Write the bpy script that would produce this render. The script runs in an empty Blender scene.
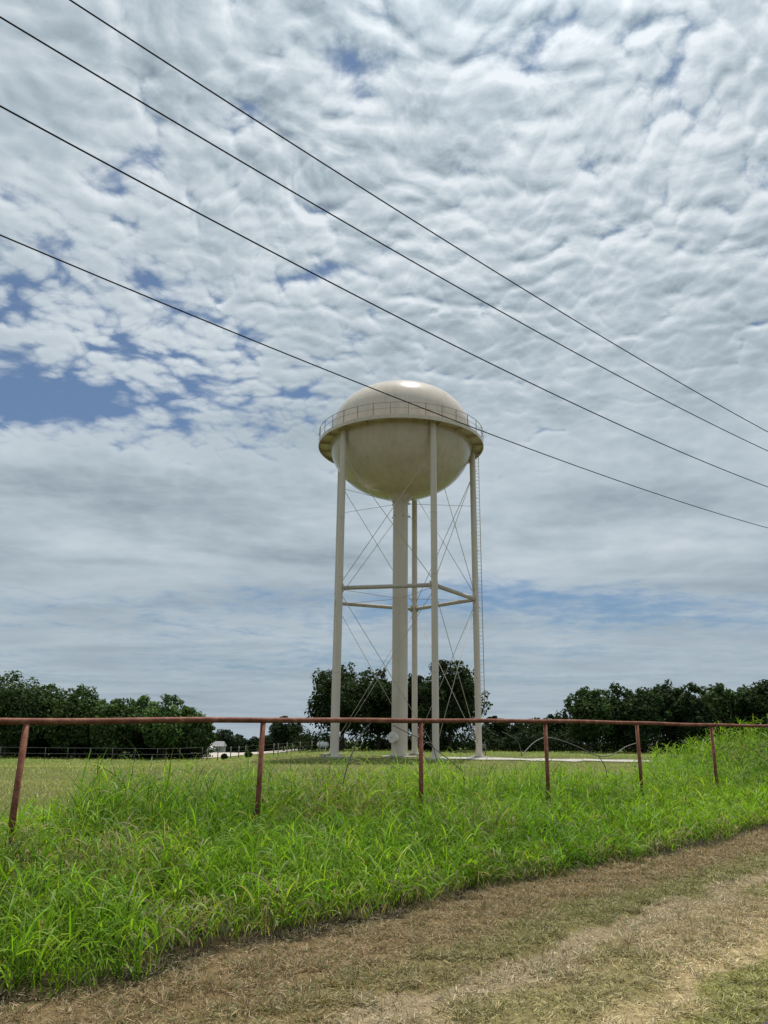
import bpy, bmesh, math, random
import numpy as np
from math import sin, cos, pi, radians, sqrt, atan2
from mathutils import Vector, Matrix

rng = np.random.default_rng(7)
random.seed(7)
scene = bpy.context.scene
col = scene.collection

# ------------------------------------------------------------------ layout constants (metres)
EYE = 1.65
F_PX = 769.0
PITCH, ROLL = radians(15.9), radians(0.6)
U = np.array([sin(radians(50)), cos(radians(50))])      # along the fence
N = np.array([-U[1], U[0]])                             # away from the road, across the fence
FENCE_P = 9.5


def pt_xy(p, t):
    return N[0] * p + U[0] * t, N[1] * p + U[1] * t


def to_pt(x, y):
    return x * N[0] + y * N[1], x * U[0] + y * U[1]


def sstep(a, b, v):
    k = np.clip((np.asarray(v, float) - a) / (b - a), 0, 1)
    return k * k * (3 - 2 * k)


def vnoise(x, y, seed=0):
    """smooth value noise 0..1 on arrays"""
    x = np.asarray(x, float); y = np.asarray(y, float)
    xi = np.floor(x).astype(np.int64); yi = np.floor(y).astype(np.int64)
    fx = x - xi; fy = y - yi
    fx = fx * fx * (3 - 2 * fx); fy = fy * fy * (3 - 2 * fy)

    def h(a, b):
        k = (a * 374761393 + b * 668265263 + seed * 1442695041) & 0x7fffffff
        k = ((k ^ (k >> 13)) * 1274126177) & 0x7fffffff
        return ((k ^ (k >> 16)) & 0xffff) / 65535.0
    return (h(xi, yi) * (1 - fx) + h(xi + 1, yi) * fx) * (1 - fy) + (h(xi, yi + 1) * (1 - fx) + h(xi + 1, yi + 1) * fx) * fy


MOUND = (13.3, 28.5)


def gz(x, y):
    x = np.asarray(x, float); y = np.asarray(y, float)
    p, t = to_pt(x, y)
    q = p - .1 * t
    z = 0.12 * sstep(5.3, 9.0, q) * sstep(-30, -5, y + 0 * x)
    z = z - 0.45 * sstep(14, 58, y)
    z = z - 1.05 * sstep(-3, -22, x) * sstep(32, 74, y)
    z = z - 5.0 * sstep(95, 260, y) - .012 * np.maximum(y - 240, 0)
    z = z + 1.42 * np.exp(-(((x - MOUND[0]) / 2.5) ** 2 + ((y - MOUND[1]) / 5.0) ** 2))
    z = z + 0.35 * np.exp(-(((x - 22) / 8) ** 2 + ((y - 34) / 7) ** 2))
    z = z + (vnoise(x * .35, y * .35, 3) - .5) * .06 * sstep(5.4, 7, q)
    z = z - 0.025 * np.exp(-((q - 3.75) / .16) ** 2) - 0.02 * np.exp(-((q - 2.65) / .16) ** 2)
    z = z - 0.05 * sstep(2.15, 1.9, q)
    return z


# ------------------------------------------------------------------ helpers
def prop(o, label=None, cat=None, group=None, kind=None):
    if label: o['label'] = label
    if cat: o['category'] = cat
    if group: o['group'] = group
    if kind: o['kind'] = kind
    return o


def empty(name, loc, label, cat, group=None):
    o = bpy.data.objects.new(name, None)
    o.location = loc
    o.empty_display_size = .3
    col.objects.link(o)
    return prop(o, label, cat, group)


def link_mesh(name, me, mat=None, parent=None):
    o = bpy.data.objects.new(name, me)
    if mat is not None and len(me.materials) == 0:
        me.materials.append(mat)
    col.objects.link(o)
    if parent is not None:
        o.parent = parent
    return o


def np_mesh(name, verts, faces, cols=None, smooth=False, extra=None):
    """verts (V,3), faces (F,k) constant k"""
    me = bpy.data.meshes.new(name)
    verts = np.ascontiguousarray(verts, dtype=np.float32)
    faces = np.ascontiguousarray(faces, dtype=np.int32)
    k = faces.shape[1]
    me.vertices.add(len(verts)); me.vertices.foreach_set('co', verts.ravel())
    me.loops.add(faces.size); me.loops.foreach_set('vertex_index', faces.ravel())
    me.polygons.add(len(faces))
    me.polygons.foreach_set('loop_start', np.arange(0, faces.size, k, dtype=np.int32))
    me.polygons.foreach_set('loop_total', np.full(len(faces), k, dtype=np.int32))
    if smooth:
        me.polygons.foreach_set('use_smooth', np.ones(len(faces), dtype=bool))
    if cols is not None:
        a = me.attributes.new('tint', 'FLOAT_COLOR', 'POINT')
        c4 = np.ones((len(verts), 4), np.float32); c4[:, :3] = cols
        a.data.foreach_set('color', c4.ravel())
    if extra:
        for nm, v in extra.items():
            a = me.attributes.new(nm, 'FLOAT', 'POINT')
            a.data.foreach_set('value', np.ascontiguousarray(v, dtype=np.float32))
    me.update(calc_edges=True)
    return me


class MB:
    """collects shapes into one mesh"""
    def __init__(self): self.bm = bmesh.new()

    def box(self, c, s, rz=0.0, rot=None, bev=0.0):
        m = Matrix.Translation(c) @ (rot if rot is not None else Matrix.Rotation(rz, 4, 'Z')) @ Matrix.Diagonal((*s, 1))
        r = bmesh.ops.create_cube(self.bm, size=1, matrix=m)
        if bev:
            es = {e for v in r['verts'] for e in v.link_edges}
            bmesh.ops.bevel(self.bm, geom=list(es), offset=bev, segments=2, affect='EDGES', profile=.5)
        return self

    def tube(self, pts, r, seg=12, cap=True):
        pts = [Vector(p) for p in pts]
        rs = r if isinstance(r, (list, tuple)) else [r] * len(pts)
        rings = []
        ref = None
        for i, p in enumerate(pts):
            a = pts[max(0, i - 1)]; b = pts[min(len(pts) - 1, i + 1)]
            d = (b - a).normalized()
            if ref is None or abs(ref.dot(d)) > .97:
                ref = Vector((0, 0, 1)) if abs(d.z) < .9 else Vector((1, 0, 0))
            x = (ref - d * ref.dot(d)).normalized(); y = d.cross(x); ref = x
            rings.append([self.bm.verts.new(p + (x * cos(2 * pi * k / seg) + y * sin(2 * pi * k / seg)) * rs[i]) for k in range(seg)])
        for a, b in zip(rings, rings[1:]):
            for k in range(seg):
                f = self.bm.faces.new((a[k], a[(k + 1) % seg], b[(k + 1) % seg], b[k])); f.smooth = True
        if cap:
            self.bm.faces.new(list(reversed(rings[0]))); self.bm.faces.new(rings[-1])
        return self

    def lathe(self, prof, seg=48, close=False, c=(0, 0)):
        rings = []
        for (r, z) in prof:
            if r < 1e-5:
                rings.append([self.bm.verts.new((c[0], c[1], z))])
            else:
                rings.append([self.bm.verts.new((c[0] + r * cos(2 * pi * k / seg), c[1] + r * sin(2 * pi * k / seg), z)) for k in range(seg)])
        pairs = list(zip(rings, rings[1:]))
        if close: pairs.append((rings[-1], rings[0]))
        for a, b in pairs:
            for k in range(seg):
                k2 = (k + 1) % seg
                vs = ([a[0]] if len(a) == 1 else [a[k], a[k2]]) + ([b[0]] if len(b) == 1 else [b[k2], b[k]])
                f = self.bm.faces.new(vs); f.smooth = True
        return self

    def build(self, name, mat, parent=None, sharp=None):
        bmesh.ops.recalc_face_normals(self.bm, faces=self.bm.faces)
        me = bpy.data.meshes.new(name)
        self.bm.to_mesh(me); self.bm.free()
        if sharp is not None:
            me.polygons.foreach_set('use_smooth', [True] * len(me.polygons))
            me.set_sharp_from_angle(angle=radians(sharp))
        return link_mesh(name, me, mat, parent)


# ------------------------------------------------------------------ materials
def new_mat(name):
    m = bpy.data.materials.new(name); m.use_nodes = True
    nt = m.node_tree; nt.nodes.clear()
    out = nt.nodes.new('ShaderNodeOutputMaterial')
    return m, nt, out


def nd(nt, t, **kw):
    n = nt.nodes.new(t)
    for k, v in kw.items():
        if k.startswith('i_'):
            n.inputs[k[2:].replace('_', ' ')].default_value = v
        else:
            setattr(n, k, v)
    return n


def ramp(nt, stops, interp='LINEAR'):
    r = nt.nodes.new('ShaderNodeValToRGB'); cr = r.color_ramp; cr.interpolation = interp
    while len(cr.elements) < len(stops): cr.elements.new(.5)
    for e, (p, c) in zip(cr.elements, stops):
        e.position = p; e.color = (*c, 1) if len(c) == 3 else c
    return r


def mixc(nt, fac, a, b, bt='MIX'):
    m = nt.nodes.new('ShaderNodeMix'); m.data_type = 'RGBA'; m.blend_type = bt
    L = nt.links
    for i, v in ((0, fac), (6, a), (7, b)):
        if hasattr(v, 'is_output'): L.new(v, m.inputs[i])
        else: m.inputs[i].default_value = v if i == 0 else (*v, 1)
    return m.outputs[2]


def solid_mat(name, c1, c2, scale=3, rough=.6, metal=0.0, spec=.5, bump=0.0, detail=6, stretch=(1, 1, 1), thresh=(.35, .65)):
    m, nt, out = new_mat(name); L = nt.links
    tc = nd(nt, 'ShaderNodeTexCoord'); mp = nd(nt, 'ShaderNodeMapping'); mp.inputs['Scale'].default_value = stretch
    L.new(tc.outputs['Object'], mp.inputs['Vector'])
    nz = nd(nt, 'ShaderNodeTexNoise', i_Scale=scale, i_Detail=detail, i_Roughness=.6)
    L.new(mp.outputs[0], nz.inputs['Vector'])
    r = ramp(nt, [(thresh[0], c1), (thresh[1], c2)]); L.new(nz.outputs['Fac'], r.inputs[0])
    b = nd(nt, 'ShaderNodeBsdfPrincipled', i_Roughness=rough, i_Metallic=metal)
    b.inputs['Specular IOR Level'].default_value = spec
    L.new(r.outputs[0], b.inputs['Base Color'])
    if bump:
        bp = nd(nt, 'ShaderNodeBump', i_Strength=bump, i_Distance=.01)
        L.new(nz.outputs['Fac'], bp.inputs['Height']); L.new(bp.outputs[0], b.inputs['Normal'])
    L.new(b.outputs[0], out.inputs[0])
    return m


def leaf_mat(name, trans=.35, rough=.5, spec=.3, attr='tint', tcol=(1.25, 1.35, .6)):
    m, nt, out = new_mat(name); L = nt.links
    at = nd(nt, 'ShaderNodeAttribute', attribute_name=attr)
    b = nd(nt, 'ShaderNodeBsdfPrincipled', i_Roughness=rough)
    b.inputs['Specular IOR Level'].default_value = spec
    L.new(at.outputs['Color'], b.inputs['Base Color'])
    t = nd(nt, 'ShaderNodeBsdfTranslucent')
    L.new(mixc(nt, 1.0, at.outputs['Color'], tcol, 'MULTIPLY'), t.inputs['Color'])
    mx = nd(nt, 'ShaderNodeMixShader'); mx.inputs[0].default_value = trans
    L.new(b.outputs[0], mx.inputs[1]); L.new(t.outputs[0], mx.inputs[2]); L.new(mx.outputs[0], out.inputs[0])
    return m


def tower_paint():
    m, nt, out = new_mat('cream_tower_paint'); L = nt.links
    tc = nd(nt, 'ShaderNodeTexCoord')
    n1 = nd(nt, 'ShaderNodeTexNoise', i_Scale=.35, i_Detail=5); L.new(tc.outputs['Object'], n1.inputs['Vector'])
    mp = nd(nt, 'ShaderNodeMapping'); mp.inputs['Scale'].default_value = (2.2, 2.2, .12); L.new(tc.outputs['Object'], mp.inputs['Vector'])
    n2 = nd(nt, 'ShaderNodeTexNoise', i_Scale=1.0, i_Detail=6, i_Roughness=.65); L.new(mp.outputs[0], n2.inputs['Vector'])
    r1 = ramp(nt, [(.3, (.565, .488, .400)), (.7, (.63, .553, .462))]); L.new(n1.outputs['Fac'], r1.inputs[0])
    r2 = ramp(nt, [(.3, (.80, .78, .74)), (.55, (1, 1, 1))]); L.new(n2.outputs['Fac'], r2.inputs[0])
    c = mixc(nt, .7, r1.outputs[0], r2.outputs[0], 'MULTIPLY')
    b = nd(nt, 'ShaderNodeBsdfPrincipled', i_Roughness=.17); b.inputs['Specular IOR Level'].default_value = .30
    L.new(c, b.inputs['Base Color']); L.new(b.outputs[0], out.inputs[0])
    return m


def rust_mat():
    m, nt, out = new_mat('rusted_pipe'); L = nt.links
    tc = nd(nt, 'ShaderNodeTexCoord')
    n1 = nd(nt, 'ShaderNodeTexNoise', i_Scale=4.5, i_Detail=8, i_Roughness=.7); L.new(tc.outputs['Object'], n1.inputs['Vector'])
    n2 = nd(nt, 'ShaderNodeTexNoise', i_Scale=38, i_Detail=5, i_Roughness=.7); L.new(tc.outputs['Object'], n2.inputs['Vector'])
    r1 = ramp(nt, [(.28, (.115, .036, .020)), (.48, (.19, .068, .040)), (.62, (.28, .125, .078)), (.80, (.45, .28, .20))]); L.new(n1.outputs['Fac'], r1.inputs[0])
    r2 = ramp(nt, [(.32, (.45, .38, .34)), (.55, (1, 1, 1)), (.75, (1.2, 1.15, 1.1))]); L.new(n2.outputs['Fac'], r2.inputs[0])
    c = mixc(nt, .8, r1.outputs[0], r2.outputs[0], 'MULTIPLY')
    b = nd(nt, 'ShaderNodeBsdfPrincipled', i_Roughness=.72); b.inputs['Specular IOR Level'].default_value = .22
    bp = nd(nt, 'ShaderNodeBump', i_Strength=.35, i_Distance=.004); L.new(n2.outputs['Fac'], bp.inputs['Height']); L.new(bp.outputs[0], b.inputs['Normal'])
    L.new(c, b.inputs['Base Color']); L.new(b.outputs[0], out.inputs[0])
    return m


def pasture_mat():
    m, nt, out = new_mat('mown_pasture'); L = nt.links
    tc = nd(nt, 'ShaderNodeTexCoord')
    def noise(s, d=6, r=.6):
        n = nd(nt, 'ShaderNodeTexNoise', i_Scale=s, i_Detail=d, i_Roughness=r); L.new(tc.outputs['Object'], n.inputs['Vector']); return n.outputs['Fac']
    big, mid, fine = noise(.09, 4), noise(.8), noise(9, 8, .7)
    g = ramp(nt, [(.3, (.075, .082, .025)), (.5, (.105, .102, .038)), (.7, (.14, .125, .056))]); L.new(big, g.inputs[0])
    g2 = ramp(nt, [(.3, (.05, .06, .018)), (.7, (.10, .09, .042))]); L.new(mid, g2.inputs[0])
    c = mixc(nt, .5, g.outputs[0], g2.outputs[0])
    f = ramp(nt, [(.3, (.55, .58, .5)), (.6, (1.1, 1.08, 1.0))]); L.new(fine, f.inputs[0])
    c = mixc(nt, .8, c, f.outputs[0], 'MULTIPLY')
    # darker ground under the tall grass
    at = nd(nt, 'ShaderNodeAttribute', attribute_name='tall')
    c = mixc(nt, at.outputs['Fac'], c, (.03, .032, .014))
    # lusher green belt further off
    a2 = nd(nt, 'ShaderNodeAttribute', attribute_name='lush')
    lush = ramp(nt, [(.3, (.055, .10, .018)), (.7, (.10, .155, .03))]); L.new(mid, lush.inputs[0])
    c = mixc(nt, a2.outputs['Fac'], c, lush.outputs[0])
    b = nd(nt, 'ShaderNodeBsdfPrincipled', i_Roughness=.9); b.inputs['Specular IOR Level'].default_value = .1
    bp = nd(nt, 'ShaderNodeBump', i_Strength=.8, i_Distance=.05); L.new(fine, bp.inputs['Height']); L.new(bp.outputs[0], b.inputs['Normal'])
    L.new(c, b.inputs['Base Color']); L.new(b.outputs[0], out.inputs[0])
    return m


def verge_mat():
    m, nt, out = new_mat('dry_mown_verge'); L = nt.links
    tc = nd(nt, 'ShaderNodeTexCoord')
    def noise(s, d=6, r=.6):
        n = nd(nt, 'ShaderNodeTexNoise', i_Scale=s, i_Detail=d, i_Roughness=r); L.new(tc.outputs['Object'], n.inputs['Vector']); return n.outputs['Fac']
    at = nd(nt, 'ShaderNodeAttribute', attribute_name='tint')
    a, f = noise(14, 8, .7), noise(70, 6, .7)
    r = ramp(nt, [(.3, (.5, .48, .45)), (.65, (1.15, 1.12, 1.05))]); L.new(a, r.inputs[0])
    r2 = ramp(nt, [(.3, (.55, .52, .48)), (.65, (1.2, 1.18, 1.1))]); L.new(f, r2.inputs[0])
    c = mixc(nt, 1.0, at.outputs['Color'], r.outputs[0], 'MULTIPLY'); c = mixc(nt, 1.0, c, r2.outputs[0], 'MULTIPLY')
    b = nd(nt, 'ShaderNodeBsdfPrincipled', i_Roughness=.95); b.inputs['Specular IOR Level'].default_value = .1
    bp = nd(nt, 'ShaderNodeBump', i_Strength=.7, i_Distance=.02); L.new(a, bp.inputs['Height']); L.new(bp.outputs[0], b.inputs['Normal'])
    L.new(c, b.inputs['Base Color']); L.new(b.outputs[0], out.inputs[0])
    return m


M_TOWER = tower_paint()
M_ROD = solid_mat('dull_shaded_cream', (.40, .355, .295), (.50, .445, .37), 3, .65, spec=.2)  # matte tower cream, darkened to paint in the shade on struts and rods
M_RUST = rust_mat()
M_CONC = solid_mat('concrete', (.22, .21, .19), (.36, .34, .31), 3, .9, spec=.2, bump=.3)
M_WIRE = solid_mat('black_cable', (.012, .012, .013), (.03, .03, .03), 8, .95, spec=.03)
M_RAIL = solid_mat('weathered_railing', (.20, .18, .145), (.30, .265, .215), 6, .7)
M_HATCH = solid_mat('pale_hatch_paint', (.62, .59, .53), (.72, .69, .62), 4, .5)
M_STEEL = solid_mat('weathered_wire', (.10, .095, .085), (.2, .18, .16), 20, .6, .3)
M_GREY = solid_mat('weathered_grey_pipe', (.10, .10, .10), (.19, .185, .175), 4, .6)
M_FARPIPE = solid_mat('dull_grey_pipe', (.045, .045, .05), (.10, .10, .10), 4, .6)
M_POST = solid_mat('old_fence_post', (.10, .085, .07), (.2, .17, .14), 5, .9)
M_GRAVEL = solid_mat('pale_gravel', (.27, .26, .23), (.46, .44, .40), 2.5, .95, spec=.1, bump=.4, detail=9)
M_DIRT = solid_mat('pale_dirt_drive', (.34, .30, .25), (.50, .46, .40), 1.2, .95, spec=.1, detail=8)
M_ASPH = solid_mat('asphalt', (.035, .035, .037), (.065, .064, .062), 25, .9, spec=.2, bump=.4, detail=8)
M_BARK = solid_mat('bark', (.030, .024, .018), (.07, .055, .042), 5, .95, spec=.1, bump=.6, stretch=(1, 1, .25))
M_WHITE = solid_mat('white_paint', (.62, .62, .60), (.78, .78, .76), 2, .45)
M_PALE = solid_mat('dull_pale_paint', (.30, .30, .29), (.42, .42, .40), 2, .7)
M_ROOF = solid_mat('grey_roof', (.15, .15, .155), (.25, .25, .25), 3, .8)
M_DARKGLASS = solid_mat('dark_window', (.02, .022, .025), (.03, .032, .035), 2, .15)
M_RUBBER = solid_mat('tyre_rubber', (.015, .015, .015), (.03, .03, .03), 6, .8)
M_GRASS = leaf_mat('tall_grass_leaf', .46, .48, .16, tcol=(1.2, 1.3, .5))
M_SHORT = leaf_mat('short_grass_leaf', .25, .6, .2, tcol=(1.1, 1.1, .8))
M_LEAF = leaf_mat('tree_leaf', .26, .7, .08, tcol=(1.1, 1.25, .6))
M_PASTURE = pasture_mat()
M_VERGE = verge_mat()

# ------------------------------------------------------------------ ground
def tallness(x, y):
    """0..1 where the tall grass grows"""
    p, t = to_pt(x, y); q = p - .1 * t
    wob = (vnoise(t * .9, p * 0 + 5, 11) - .5) * .42 + (vnoise(t * 3.1, p * 0 + 2, 12) - .5) * .30 + (vnoise(t * 9.0, q * 9.0, 14) - .5) * .24
    lo = sstep(5.38, 5.62, q + wob)
    far = 12.2 + (vnoise(t * .5, 1.5 + 0 * t, 13) - .5) * 1.6 + 9.0 * sstep(.30, .36, x / np.maximum(y, 1)) * sstep(10, 14, t)
    hi = 1 - sstep(far - .6, far + .3, p)
    return lo * hi


def graded(a, b, n, fine, w):
    """grid lines from a to b dense inside [-w..w]-like fine range"""
    f0, f1 = fine
    inner = np.linspace(f0, f1, n)
    k = np.linspace(0, 1, 34)[1:] ** 2.6
    return np.concatenate([(f0 + (a - f0) * k)[::-1], inner, f1 + (b - f1) * k])


gx = graded(-2500, 2500, 190, (-30, 40), 0)
gy = graded(-400, 4000, 240, (-2, 90), 0)
X, Y = np.meshgrid(gx, gy)
Z = gz(X, Y)
V = np.stack([X, Y, Z], -1).reshape(-1, 3)
nx, ny = len(gx), len(gy)
i0 = (np.arange(ny - 1)[:, None] * nx + np.arange(nx - 1)[None]).ravel()
Fq = np.stack([i0, i0 + 1, i0 + nx + 1, i0 + nx], -1)
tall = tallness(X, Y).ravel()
lush = (sstep(66, 72, Y) * (.35 + .65 * vnoise(X * .2, Y * .2, 4))).ravel()
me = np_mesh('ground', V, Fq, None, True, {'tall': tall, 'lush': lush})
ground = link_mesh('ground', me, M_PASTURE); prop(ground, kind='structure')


def verge_color(q, t, x, y):
    """colour of the dry mown verge by band, with painted shade at the grass foot"""
    wob = (vnoise(x * 1.7, y * 1.7, 21) - .5) * .5 + (vnoise(x * 5, y * 5, 22) - .5) * .28
    qq = q + wob * .7
    brown = np.array([.205, .152, .085]); straw = np.array([.40, .325, .20]); green = np.array([.185, .175, .070])
    ggold = np.array([.228, .225, .082]); dirt = np.array([.315, .262, .178])
    c = np.zeros(q.shape + (3,)); w = np.zeros(q.shape)
    def add(colr, k):
        nonlocal c, w
        c += k[..., None] * colr; w += k
    right = sstep(1.0, 8.0, t)
    add(brown, sstep(4.25, 4.75, qq) + 1e-3)
    gk = sstep(3.85, 4.0, qq) * (1 - sstep(4.3, 4.7, qq))
    add(green * .95, gk * (.25 + .75 * right)); add(brown * 1.1, gk * .75 * (1 - right))
    add(dirt, sstep(3.4, 3.62, qq) * (1 - sstep(3.88, 4.0, qq)))
    mk = sstep(2.75, 2.95, qq) * (1 - sstep(3.4, 3.6, qq))
    mm = vnoise(x * 1.1, y * 1.1, 23)
    add(green * 1.1, mk * sstep(.45, .75, mm)); add(straw * .8, mk * (1 - sstep(.45, .75, mm)) + mk * .45)
    add(straw * 1.05, sstep(2.4, 2.6, qq) * (1 - sstep(2.75, 3.0, qq)))
    add(ggold, (1 - sstep(2.3, 2.6, qq)) * sstep(1.9, 2.2, qq))
    add(straw, (1 - sstep(1.95, 2.15, qq)))
    c = c / w[..., None]
    k = sstep(5.22, 5.48, q + wob * .9)[..., None]          # shade at the foot of the tall grass, painted over dark soil
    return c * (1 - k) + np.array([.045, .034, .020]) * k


# dry verge sheet: q 2.03 .. 5.75
qs = np.linspace(2.03, 5.9, 60); ts = np.concatenate([np.linspace(-12, 14, 200), np.linspace(14.3, 60, 90)])
Q, T = np.meshgrid(qs, ts)
Xv, Yv = pt_xy(Q + .1 * T, T)
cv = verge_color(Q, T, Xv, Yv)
Zv = gz(Xv, Yv) + .012
Vv = np.stack([Xv, Yv, Zv], -1).reshape(-1, 3)
i0 = (np.arange(len(ts) - 1)[:, None] * len(qs) + np.arange(len(qs) - 1)[None]).ravel()
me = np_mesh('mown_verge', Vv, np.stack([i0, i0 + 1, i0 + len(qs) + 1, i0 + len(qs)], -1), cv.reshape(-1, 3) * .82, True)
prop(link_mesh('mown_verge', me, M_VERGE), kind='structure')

# asphalt road at the photographer's feet
qs = np.linspace(-4.6, 2.0, 12); ts = np.linspace(-60, 120, 90)
Q, T = np.meshgrid(qs, ts); Xv, Yv = pt_xy(Q + .1 * T, T)
edge = np.where(Q > 1.95, (vnoise(T * 2.3, T * 0, 31) - .5) * .06, 0)
Xv, Yv = pt_xy(Q + edge + .1 * T, T)
Zv = 0 * Xv + .016 - .001 * np.abs(Q + 1)
i0 = (np.arange(len(ts) - 1)[:, None] * len(qs) + np.arange(len(qs) - 1)[None]).ravel()
me = np_mesh('asphalt_road', np.stack([Xv, Yv, Zv], -1).reshape(-1, 3), np.stack([i0, i0 + 1, i0 + len(qs) + 1, i0 + len(qs)], -1), None, True)
prop(link_mesh('asphalt_road', me, M_ASPH), kind='structure')


def ground_patch(name, mat, x0, x1, y0f, y1f, n=60, m=8, lift=.02):
    xs = np.linspace(x0, x1, n); ks = np.linspace(0, 1, m)
    V = []
    for x in xs:
        a, b = y0f(x), y1f(x)
        for k in ks:
            y = a + (b - a) * k
            V.append((x, y, float(gz(x, y)) + lift))
    i0 = (np.arange(n - 1)[:, None] * m + np.arange(m - 1)[None]).ravel()
    me = np_mesh(name, np.array(V), np.stack([i0, i0 + m, i0 + m + 1, i0 + 1], -1), None, True)
    return prop(link_mesh(name, me, mat), kind='structure')


wob = lambda x, s, a: (float(vnoise(x * .8, s, 41)) - .5) * a
ground_patch('gravel_drive', M_GRAVEL, 4.2, 34, lambda x: 58.6 + wob(x, 1., 3.2), lambda x: 62.8 + wob(x, 2., 3.4), lift=.05)
ground_patch('dirt_drive', M_DIRT, -27, -9, lambda x: 86 + (x + 17) ** 2 * .05 + wob(x, 3., 3), lambda x: 116 + wob(x, 4., 5) - max(0, x + 15) * 1.6, lift=.05)

# ------------------------------------------------------------------ water tower
TX, TY = 1.42, 63.5
TZ = float(gz(TX, TY)) + .02
R_LEG, LEG_R = 6.36, .255
Z_EQ = 24.55 + EYE - TZ            # equator above tower base
Z_BAL = Z_EQ - .45
Z_STR = 10.70 + EYE - TZ
A_T, B_UP, B_LO = 6.25, 4.62, 4.95
tower = empty('water_tower', (TX, TY, TZ), 'tall cream water tower with an onion round tank on five legs and a central column', 'water tower')

prof = []
for k in range(0, 25):
    a = pi / 2 * (1 - k / 24); prof.append((A_T * cos(a) ** .74 if k else 0.0, Z_EQ + .15 + B_UP * sin(a)))
for k in range(0, 25):
    a = pi / 2 * k / 24; prof.append((A_T * max(cos(a), 0) ** .94 if k < 24 else 0.0, Z_EQ - .15 - B_LO * sin(a)))
tank = MB().lathe(prof, 128).build('tank', M_TOWER, tower)
# balcony
RB = 7.22
mb = MB()
mb.lathe([(A_T - .25, Z_BAL), (RB, Z_BAL), (RB, Z_BAL - .30), (RB - .05, Z_BAL - .30), (RB - .05, Z_BAL - .05), (A_T - .25, Z_BAL - .05)], 128, close=True)
for k in range(20):
    a = 2 * pi * (k + .5) / 20
    mb.box(((A_T + .42) * cos(a), (A_T + .42) * sin(a), Z_BAL - .165), (.95, .03, .225), a)
balcony = mb.build('balcony', M_TOWER, tower, sharp=30)
mb = MB()
for hgt, r in ((1.05, .024), (.55, .017)):
    mb.tube([((RB - .03) * cos(2 * pi * k / 128), (RB - .03) * sin(2 * pi * k / 128), Z_BAL + hgt) for k in range(129)], r, 8, cap=False)
railing = mb.build('railing', M_RAIL, balcony)
post_me = None
for k in range(32):
    a = 2 * pi * (k + .3) / 32
    if post_me is None:
        o = MB().box((0, 0, .525), (.045, .045, 1.05)).build('railing_post', M_RAIL, balcony); post_me = o.data
    else:
        o = link_mesh('railing_post', post_me, None, balcony)
    o.location = ((RB - .03) * cos(a), (RB - .03) * sin(a), Z_BAL); o.rotation_euler = (0, 0, a)

# legs
legA = [radians(22.8 + 72 * k) for k in range(5)]
LP = [Vector((R_LEG * sin(a), -R_LEG * cos(a), 0)) for a in legA]
leg_me = plate_me = foot_me = None
for k, P in enumerate(LP):
    if leg_me is None:
        mb = MB(); mb.lathe([(0, .14), (LEG_R + .09, .15), (LEG_R, .55), (LEG_R, Z_STR), (LEG_R, Z_BAL - .06), (0, Z_BAL - .06)], 32)
        for zz in (6.2, Z_STR + .9, 18.4):
            mb.lathe([(LEG_R + .001, zz - .05), (LEG_R + .016, zz - .04), (LEG_R + .016, zz + .04), (LEG_R + .001, zz + .05)], 32, close=True)
        lo = mb.build('leg', M_TOWER, tower, sharp=40); leg_me = lo.data
        po = MB().box((0, 0, .125), (.9, .9, .05), bev=.01).build('base_plate', M_TOWER, lo); plate_me = po.data
        fo = MB().box((0, 0, -.12), (1.5, 1.5, .44), bev=.03).build('footing', M_CONC, tower); foot_me = fo.data
    else:
        lo = link_mesh('leg', leg_me, None, tower); po = link_mesh('base_plate', plate_me, None, lo)
        fo = link_mesh('footing', foot_me, None, tower)
    lo.location = P; lo.rotation_euler = (0, 0, legA[k]); fo.location = P; fo.rotation_euler = (0, 0, legA[k])
    for s in (-1, 1):                                    # little connection boxes under the balcony
        d = Vector((cos(legA[k]), sin(legA[k]), 0)) * s * .62
        o = MB().box((0, 0, 0), (.30, .18, .13), bev=.02).build('bracket', M_TOWER, tower)
        o.location = P + d + Vector((0, 0, Z_BAL - .12)); o.rotation_euler = (0, 0, legA[k])

# central column
CR = .645
mb = MB()
mb.lathe([(0, .1), (CR + .17, .1), (CR + .17, .17), (CR + .02, .19), (CR, .9), (CR, Z_EQ - B_LO - .95), (CR + .10, Z_EQ - B_LO - .55), (CR + .42, Z_EQ - B_LO - .05), (CR + .55, Z_EQ - B_LO + .05), (0, Z_EQ - B_LO + .1)], 48)
for zz in (5.8, 11.4, 17.0):
    mb.lathe([(CR + .001, zz - .05), (CR + .015, zz - .04), (CR + .015, zz + .04), (CR + .001, zz + .05)], 48, close=True)
columnob = mb.build('column', M_TOWER, tower, sharp=40)
fo = MB().lathe([(0, -.3), (1.5, -.3), (1.5, .06), (1.46, .09), (0, .09)], 8).build('footing', M_CONC, tower, sharp=20)
fo.rotation_euler = (0, 0, radians(22.5))
az = radians(-131)                                       # manway faces the road, a little left
mb = MB()
mb.tube([(CR * .7, 0, 1.48), (CR + .20, 0, 1.48)], .36, 28); mb.tube([(CR + .20, 0, 1.48), (CR + .25, 0, 1.48)], .44, 28)
mb.tube([(CR + .25, 0, 1.48), (CR + .285, 0, 1.48)], .40, 28)
for q in range(12): mb.tube([(CR + .28, .36 * cos(q * pi / 6), 1.48 + .36 * sin(q * pi / 6)), (CR + .32, .36 * cos(q * pi / 6), 1.48 + .36 * sin(q * pi / 6))], .025, 6)
h = mb.build('hatch_cover', M_HATCH, columnob, sharp=40); h.rotation_euler = (0, 0, az)
hb = MB().tube([(CR + .33, -.10, 1.48), (CR + .40, -.08, 1.48), (CR + .40, .08, 1.48), (CR + .33, .10, 1.48)], .016, 8).build('hatch_handle', M_STEEL, columnob)
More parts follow.
